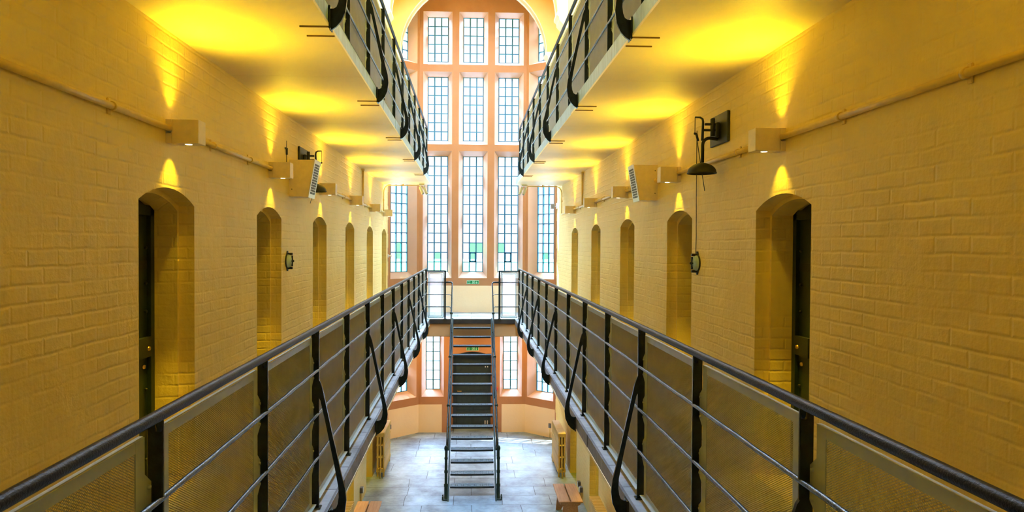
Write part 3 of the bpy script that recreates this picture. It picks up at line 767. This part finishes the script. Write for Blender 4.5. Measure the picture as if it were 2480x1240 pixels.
# ------------------------------------------------------------------ speakers
for s, nm, y0, y1 in ((-1,'left',7.85,8.14),(1,'right',8.03,8.31)):
    root = thing('loudspeaker', (s*W, (y0+y1)/2, 5.36), 'beige wedge loudspeaker with white perforated face on the %s wall' % nm, 'loudspeaker')
    m = MB(); T = [(s*W,5.765),(s*1.805,5.765),(s*1.875,5.36),(s*W,5.36)]
    m.prism([(x,y0,z) for x, z in T], (0,y1-y0,0)); m.build('cabinet', M_light, root)
    a = Vector((s*1.805, 0, 5.765)); b = Vector((s*1.875, 0, 5.36)); nrm = Vector((-s*.405,0,-.07)).normalized()*.008
    nrm = Vector((-s*.985, 0, -.17)).normalized()*.010
    f0 = a+(a-b)*.02; f1 = b+(b-a)*.02
    m = MB(); m.prism([Vector((f0.x,y0-.008,f0.z)), Vector((f0.x,y1+.008,f0.z)), Vector((f1.x,y1+.008,f1.z)), Vector((f1.x,y0-.008,f1.z))], nrm); m.build('front_plate', M_white, root)
    m = MB()
    for r in range(12):
        for c in range(4):
            t0 = .08+.84*(r+.12)/12; t1 = .08+.84*(r+.88)/12; ya = y0+.03+(y1-y0-.06)*(c+.1)/4; yb = y0+.03+(y1-y0-.06)*(c+.9)/4
            p0 = a.lerp(b,t0)+nrm*1.05; p1 = a.lerp(b,t1)+nrm*1.05
            m.prism([Vector((p0.x,ya,p0.z)), Vector((p0.x,yb,p0.z)), Vector((p1.x,yb,p1.z)), Vector((p1.x,ya,p1.z))], nrm*.1)
    m.build('grille', M_grille, root)
    m = MB()
    for z in (5.44,5.70): m.lathe([(0,.003),(.006,.003),(.007,0)], (s*(W-.03), y0-.0005, z), (0,-1,0), 8)
    m.build('screw', M_socket, root)

# ------------------------------------------------------------------ gong bells on black boards
def bell(s, yc, label):
    zc = 5.84
    root = thing('gong_bell', (s*W, yc, zc), label, 'bell', 'mechanical gong bells on the walls')
    X = lambda d: s*(W-d)
    m = MB(); m.cbox((X(0), yc-.21, zc-.13), (X(.025), yc+.21, zc+.13), .006); m.build('backboard', M_blackm, root)
    m = MB(); m.cbox((X(.025), yc-.05, zc-.075), (X(.06), yc+.05, zc+.055), .008); m.cbox((X(.04), yc-.03, zc-.02), (X(.17), yc-.01, zc+.0), .004)
    m.cbox((X(.04), yc-.03, zc+.03), (X(.15), yc-.01, zc+.05), .004); m.tube([(X(.08),yc-.02,zc-.06),(X(.08),yc-.02,zc+.09)], .018, 10); m.build('mechanism', M_blackm, root)
    m = MB()
    pts = [(X(.03),yc,zc-.085),(X(.10),yc,zc-.075)]+[(X(.10+.06*math.sin(t)), yc, zc-.135+.06*math.cos(t)) for t in [math.pi/2*i/6 for i in range(1,7)]]+[(X(.16),yc,zc-.285)]
    m.tube(pts, .014, 12); m.build('stem', M_blackm, root)
    m = MB(); R = .122
    prof = [(.016,.085),(.03,.084)]+[(R*math.sin(t), .085*math.cos(t)) for t in [math.pi/2*i/10 for i in range(3,10)]]+[(R,.004),(R+.004,-.004),(R,-.008),(R-.006,-.002),(R*.85,.03),(R*.5,.055),(.0,.065)]
    m.lathe(prof, (X(.165), yc, zc-.375), (0,0,1), 28); m.build('gong', M_blackm, root)
    m = MB(); m.tube([(X(.17),yc-.02,zc-.10),(X(.165),yc-.02,zc+.06),(X(.17),yc-.02,zc+.085),(X(.19),yc-.02,zc+.098),(X(.235),yc-.02,zc+.10)], [.012,.010,.009,.008,.006], 10)
    m.ball((X(.235),yc-.02,zc-.04), .011, 8); m.build('striker_spring', M_blackm, root)
    m = MB(); m.tube([(X(.235),yc-.02,zc+.10),(X(.235),yc-.02,zc-.04)], .003, 6); m.build('wire', M_blackm, root)
    m = MB(); m.tube([(X(.02),yc+.35,zc-.50),(X(.215),yc,zc-.06)], .0035, 6); m.tube([(X(.225),yc-.02,zc-.035),(X(.2),yc,zc-.10)], .010, 8); m.build('wire', M_blackm, root)
    return root
bell(1, 6.0, 'black dome gong bell bracketed to a board on the right wall')
bell(-1, 8.45, 'black dome gong bell mostly hidden by the left loudspeaker')
for s, nm, y, z in ((1,'right',6.58,4.672),(-1,'left',7.76,4.648)):
    root = thing('bell_pull', (s*W, y, z), 'round pale enamel bell pull plate with black iron cross on the %s wall' % nm, 'bell pull', 'bell pulls by the cell doorways')
    X = lambda d: s*(W-d)
    m = MB(); m.lathe([(.082,0),(.082,.010),(.074,.014)], (X(0),y,z), (-s,0,0), 24)
    m.prism([(X(0), y-.03, z+.075), (X(0), y+.03, z+.075), (X(0), y+.012, z+.11), (X(0), y-.012, z+.11)], (-s*.012,0,0)); m.prism([(X(0), y-.03, z-.075), (X(0), y+.03, z-.075), (X(0), y+.012, z-.11), (X(0), y-.012, z-.11)], (-s*.012,0,0)); m.build('rim', M_blackm, root)
    m = MB(); m.lathe([(.075,.010),(.073,.030),(.060,.046),(.03,.054),(0,.056)], (X(0),y,z), (-s,0,0), 24); m.build('enamel_disc', M_enamel, root)
    m = MB(); m.bar((X(.058),y,z-.06), (X(.058),y,z+.06), .014, .014, (1,0,0)); m.bar((X(.060),y-.03,z), (X(.060),y+.03,z), .012, .012); m.ball((X(.066),y,z), .014, 10)
    for e in (-1,1): m.cbox((X(.0), y-.018, z+e*.078-.012), (X(.062), y+.018, z+e*.078+.012), .004)
    m.build('crank', M_blackm, root)
    if s > 0:
        m = MB(); m.tube([(X(.02),y,z+.08),(X(.012),y+.02,z+.25),(X(.012),y+.03,5.35),(X(.012),y+.03,5.93)], .0035, 6); m.build('pull_wire', M_blackm, root)
    else:
        m = MB(); m.tube([(X(.012),y-.06,5.60),(X(.012),y-.065,5.95)], .0035, 6); m.tube([(X(.016),y-.065,5.80),(X(.016),y-.065,5.87)], .011, 8); m.cbox((X(0),y-.10,5.86),(X(.02),y-.03,5.875), .003); m.build('pull_wire', M_blackm, root)

# ------------------------------------------------------------------ radiators
def radiator(s, y0, y1, x0, x1, label):
    root = thing('radiator', (s*(x0+x1)/2, y0, 0), label, 'radiator', 'column radiators on the ground floor')
    zb, zt_ = .09, .92; xm = (x1-x0)
    m = MB(); pitch = .062; th = .052
    # one section: outer frame with two rows of uprights and three cross pieces (openings between)
    cw = xm/7
    def col(cx, za, zb_): m.cbox((s*(cx-cw*.75), 0, za), (s*(cx+cw*.75), th, zb_), .008)
    xs = [x0+xm*.16, x0+xm*.5, x0+xm*.84]
    for cx in xs: col(cx, zb+.03, zt_-.02)
    for za, zc in ((zb, zb+.09), (zb+(zt_-zb)*.36, zb+(zt_-zb)*.36+.04), (zb+(zt_-zb)*.66, zb+(zt_-zb)*.66+.04), (zt_-.09, zt_)):
        m.cbox((s*x0, 0, za), (s*x1, th, zc), .012)
    me = m.mesh('section', M_rad, (root.location.x, 0, 0))
    n = int((y1-y0)/pitch)
    for i in range(n):
        o = bpy.data.objects.new('section', me); C.objects.link(o); o.parent = root; o.location = (0, i*pitch, 0)
    for yy in (y0+.01, y0+(n-1)*pitch):
        m = MB()
        for cx in (xs[0], xs[2]): m.cbox((s*(cx-.018), yy, 0), (s*(cx+.018), yy+.035, zb+.05), .006)
        m.build('foot', M_rad, root)
    m = MB(); m.tube([(s*xs[1], y0-.005, zb+.05), (s*xs[1], y0-.07, zb+.05), (s*xs[1], y0-.075, zb), (s*xs[1], y0-.075, 0)], .016, 10); m.lathe([(.022,0),(.03,.02),(.022,.05),(.02,.08),(.0,.085)], (s*xs[1], y0-.06, zb+.05), (0,0,1), 12); m.build('valve', M_brass, root)
radiator(-1, 14.6, 15.72, 1.82, 2.0, 'cream column radiator standing beside the left foot of the bay')
radiator(1, 14.5, 15.65, 1.78, 1.95, 'cream column radiator standing against the right wall near the bay')
radiator(-1, 9.75, 10.80, 1.82, 2.0, 'cream radiator under the left walkway behind the left bench')
radiator(1, 9.75, 10.87, 1.80, 1.97, 'cream radiator at the bottom right, nearer than the right bench')

# ------------------------------------------------------------------ benches
def bench(s, xa, xb, y0, y1, label):
    root = thing('bench', (s*(xa+xb)/2, (y0+y1)/2, 0), label, 'bench', 'low wooden benches on the flagstones')
    mid = (xa+xb)/2; H = .45
    for a, b in ((xa, mid-.012), (mid+.012, xb)):
        m = MB(); m.cbox((s*a, y0, H-.028), (s*b, y1, H), .005); m.build('seat_plank', M_wood, root)
    for yy in (y0+.06, y1-.09):
        m = MB(); w = (xb-xa)/2
        poly = [(s*(mid-w+.05), yy, 0), (s*(mid-w+.14), yy, 0), (s*mid, yy, .10), (s*(mid+w-.14), yy, 0), (s*(mid+w-.05), yy, 0), (s*(mid+w-.08), yy, H-.10), (s*(mid+w-.03), yy, H-.07), (s*(mid+w-.03), yy, H-.028), (s*(mid-w+.03), yy, H-.028), (s*(mid-w+.03), yy, H-.07), (s*(mid-w+.08), yy, H-.10)]
        m.prism(poly, (0,.03,0)); m.build('leg', M_wood, root)
    m = MB(); m.cbox((s*(mid-.012), y0+.07, .20), (s*(mid+.012), y1-.07, .28), .004); m.build('stretcher', M_wood, root)
bench(1, 1.47, 1.88, 11.88, 12.80, 'wooden two plank bench on the right below the walkway')
bench(-1, 1.56, 1.97, 11.0, 12.0, 'wooden two plank bench on the left, cut off by the picture bottom')

# ------------------------------------------------------------------ small fittings
def socket(s, y, z, label, drop=True, P=None):
    root = thing('power_socket', (s*W, y, z), label, 'socket')
    m = MB(); m.cbox((s*W, y-.05, z-.05), (s*(W-.055), y+.05, z+.05), .006); m.build('box', M_socket, root)
    m = MB(); m.cbox((s*(W-.055), y-.045, z-.045), (s*(W-.062), y+.045, z+.045), .003); m.build('face_plate', M_white, root)
    m = MB(); m.cbox((s*W, y-.018, 0), (s*(W-.03), y+.018, z-.05), .004); m.build('trunking', M_pipe, root)
socket(1, 13.40, .235, 'grey socket box low on the right wall, farther of the pair behind the bench')
socket(1, 13.16, .215, 'grey socket box low on the right wall, nearer of the pair behind the bench')
socket(-1, 12.98, .30, 'dark socket box low on the left wall above the left bench')
for s, nm, t in ((1,'right',.80),(-1,'left',.90)):
    P = Pang(s); p = Vector(P(t, .30, -.0)); root = thing('power_socket', p, 'small dark socket low on the %s angled bay wall' % nm, 'socket')
    m = MB(); pts = [Vector(P(t-.03,.25)), Vector(P(t+.03,.25)), Vector(P(t+.03,.36)), Vector(P(t-.03,.36))]
    m.prism(pts, Vector(P(0,0,-.03))-Vector(P(0,0,0))); m.build('box', M_socket, root)
    m = MB(); m.tube([P(t,.25,-.012), P(t,.0,-.012)], .010, 8); m.build('cable', M_pipe, root)
# exit signs
def exit_sign(x, z, label):
    root = thing('exit_sign', (x, YF, z), label, 'exit sign', 'green fire exit signs on the end wall')
    w, h = .156, .048; y = YF-.012
    m = MB(); m.box((x-w, y, z-h), (x+w, YF, z+h)); m.build('plate', M_signw, root)
    m = MB(); m.box((x-w+.008, y-.002, z-h+.008), (x+w-.008, y, z+h-.008)); m.build('field', M_sign, root)
    for txt, dz in (('Fire', .004), ('exit', -.034)):
        cu = bpy.data.curves.new('lettering', 'FONT'); cu.body = txt; cu.size = .044; cu.extrude = .001; cu.materials.append(M_signw)
        tmp = bpy.data.objects.new('lettering', cu); C.objects.link(tmp)
        me = bpy.data.meshes.new_from_object(tmp.evaluated_get(bpy.context.evaluated_depsgraph_get())); bpy.data.objects.remove(tmp)
        o = bpy.data.objects.new('lettering', me); C.objects.link(o); o.parent = root; o.location = (-.132, -.0145-.001, dz); o.rotation_euler = (math.pi/2, 0, 0)
    m = MB(); yy = y-.004
    def pl(pts): m.prism([(x+a, yy, z+b) for a, b in pts], (0,.002,0))
    # doorway square with a running figure cut out of it, drawn as its pale remainder
    pl([(-.012,-.036),(-.004,-.036),(-.004,.036),(-.012,.036)]); pl([(.046,-.036),(.054,-.036),(.054,.036),(.046,.036)])
    pl([(-.012,.030),(.054,.030),(.054,.038),(-.012,.038)])
    m.lathe([(0,0),(.007,0)], (x+.026, yy, z+.018), (0,-1,0), 10)
    pl([(.012,.006),(.024,.012),(.034,.004),(.040,-.004),(.037,-.008),(.028,-.002),(.022,-.012),(.034,-.022),(.030,-.036),(.024,-.034),(.026,-.024),(.014,-.016),(.004,-.026),(-.002,-.022),(.010,-.010),(.014,.0),(.006,.0),(.004,.004)])
    m.build('running_figure', M_signw, root)
    m = MB(); pl([(.092,.036),(.100,.036),(.100,-.008),(.118,.008),(.118,-.004),(.096,-.034),(.074,-.004),(.074,.008),(.092,-.008)]); m.build('arrow', M_signw, root)
exit_sign(.012, 3.88, 'green exit sign on the orange band over the landing')
exit_sign(.010, 2.165, 'green exit sign over the arched door behind the stair treads')
root = thing('call_point', (.62, YF, 1.13), 'small red fire call point right of the arched door', 'call point')
m = MB(); m.cbox((.58, YF-.04, 1.09), (.66, YF, 1.17), .006); m.build('case', M_red, root)
m = MB(); m.box((.60, YF-.042, 1.11), (.64, YF-.04, 1.15)); m.build('glass_plate', M_white, root)
# flood unit on the right wall end, sensor on the left wall end
root = thing('floodlight', (W, 17.30, 5.80), 'small grey floodlight on the right wall end beside the bay window', 'floodlight')
m = MB(); m.cbox((W, 17.22, 5.74), (W-.02, 17.36, 5.88), .004); m.build('wall_plate', M_white, root)
m = MB(); m.tube([(W-.02,17.29,5.80),(W-.07,17.29,5.80)], .012, 8); m.build('arm', M_white, root)
m = MB(); m.cbox((W-.06, 17.24, 5.74), (W-.16, 17.34, 5.86), .008); m.build('head', M_socket, root)
root = thing('motion_sensor', (-W, 17.30, 4.56), 'small white sensor on the left wall end beside the bay window', 'sensor')
m = MB(); m.cbox((-W, 17.24, 4.52), (-W+.02, 17.32, 4.60), .004); m.build('wall_plate', M_white, root)
m = MB(); m.tube([(-W+.02,17.28,4.56),(-W+.055,17.28,4.56)], .010, 8); m.ball((-W+.07,17.28,4.56), .028, 10); m.build('head', M_white, root)

# ------------------------------------------------------------------ outside
m = MB(); m.box((-60, 19.0, -.5), (60, 75, -.3)); struct('ground_yard', m, M_yard, 'pale gravel yard outside the windows', 'yard')
m = MB(); m.box((-150, 75, -.5), (150, 260, -.25)); struct('ground_lawn', m, M_lawn, 'green lawn beyond the yard', 'lawn')

# ------------------------------------------------------------------ light
w = bpy.data.worlds.new('sky'); sc.world = w; w.use_nodes = True
N = w.node_tree.nodes; L = w.node_tree.links; bg = N['Background']
tc = N.new('ShaderNodeTexCoord'); sp = N.new('ShaderNodeSeparateXYZ'); L.new(tc.outputs['Generated'], sp.inputs[0])
SKYH, SKYZ = .8, 46.0
cr = ramp(N, L, sp.outputs[2], [(0.0, (.88,.94,1)), (.30, (.86,.93,1)), (.45, (.80,.87,1)), (.75, (.36,.62,1))])
st_ = N.new('ShaderNodeMapRange'); st_.inputs['From Min'].default_value = .33; st_.inputs['From Max'].default_value = .55
st_.inputs['To Min'].default_value = SKYH; st_.inputs['To Max'].default_value = SKYZ; L.new(sp.outputs[2], st_.inputs['Value'])
L.new(cr, bg.inputs[0]); L.new(st_.outputs[0], bg.inputs[1])
sl = bpy.data.lights.new('sun', 'SUN'); sl.energy = 14; sl.color = (1,.93,.80); sl.angle = math.radians(.6)
so = bpy.data.objects.new('sun', sl); C.objects.link(so); so.rotation_euler = Vector((.84,-.18,-.60)).to_track_quat('-Z','Y').to_euler(); so.location = (-20, 20, 20)
def portal(loc, d, sx, sy):
    l = bpy.data.lights.new('daylight_portal', 'AREA'); l.shape = 'RECTANGLE'; l.size = sx; l.size_y = sy; l.cycles.is_portal = True
    o = bpy.data.objects.new('daylight_portal', l); C.objects.link(o); o.location = loc
    o.rotation_euler = Vector(d).to_track_quat('-Z','Y').to_euler(); return o
portal((0, YF+DG+.06, 5.9), (0,-1,0), 2.6, 10.2)
for s in (-1,1):
    p = Pang(s)(.48, 5.9, DG+.06); portal(p, (-s*.66,-.75,0), .6, 10.2)
portal((0, 12, HT+.28), (0,0,-1), 1.1, 6.0)

# ------------------------------------------------------------------ camera
F = 1700.0; yaw, pit, rol = math.radians(2.2), math.radians(-1.0), math.radians(.3)
fw = Vector((math.sin(yaw)*math.cos(pit), math.cos(yaw)*math.cos(pit), math.sin(pit)))
r = fw.cross(Vector((0,0,1))).normalized(); u = r.cross(fw)
r2 = r*math.cos(rol)+u*math.sin(rol); u2 = -r*math.sin(rol)+u*math.cos(rol)
cam = bpy.data.cameras.new('camera'); co = bpy.data.objects.new('camera', cam); C.objects.link(co)
cam.sensor_fit = 'HORIZONTAL'; cam.sensor_width = 36; cam.lens = F*36/2480; cam.clip_start = .02; cam.clip_end = 500
cam.shift_x = (1240-1201.16)/2480; cam.shift_y = (624.0-620)/2480
mt = Matrix((r2, u2, -fw)).transposed().to_4x4(); mt.translation = Vector((-.09, 0, 4.83)); co.matrix_world = mt
sc.camera = co
sc.view_settings.view_transform = 'Standard'; sc.view_settings.look = 'None'; sc.view_settings.gamma = 1; sc.view_settings.use_curve_mapping = False
sc.view_settings.exposure = 1.05
sc.cycles.max_bounces = 12; sc.cycles.diffuse_bounces = 6; sc.cycles.transparent_max_bounces = 16
sc.cycles.caustics_reflective = False; sc.cycles.caustics_refractive = False
sc.cycles.use_denoising = True; sc.cycles.adaptive_threshold = .02
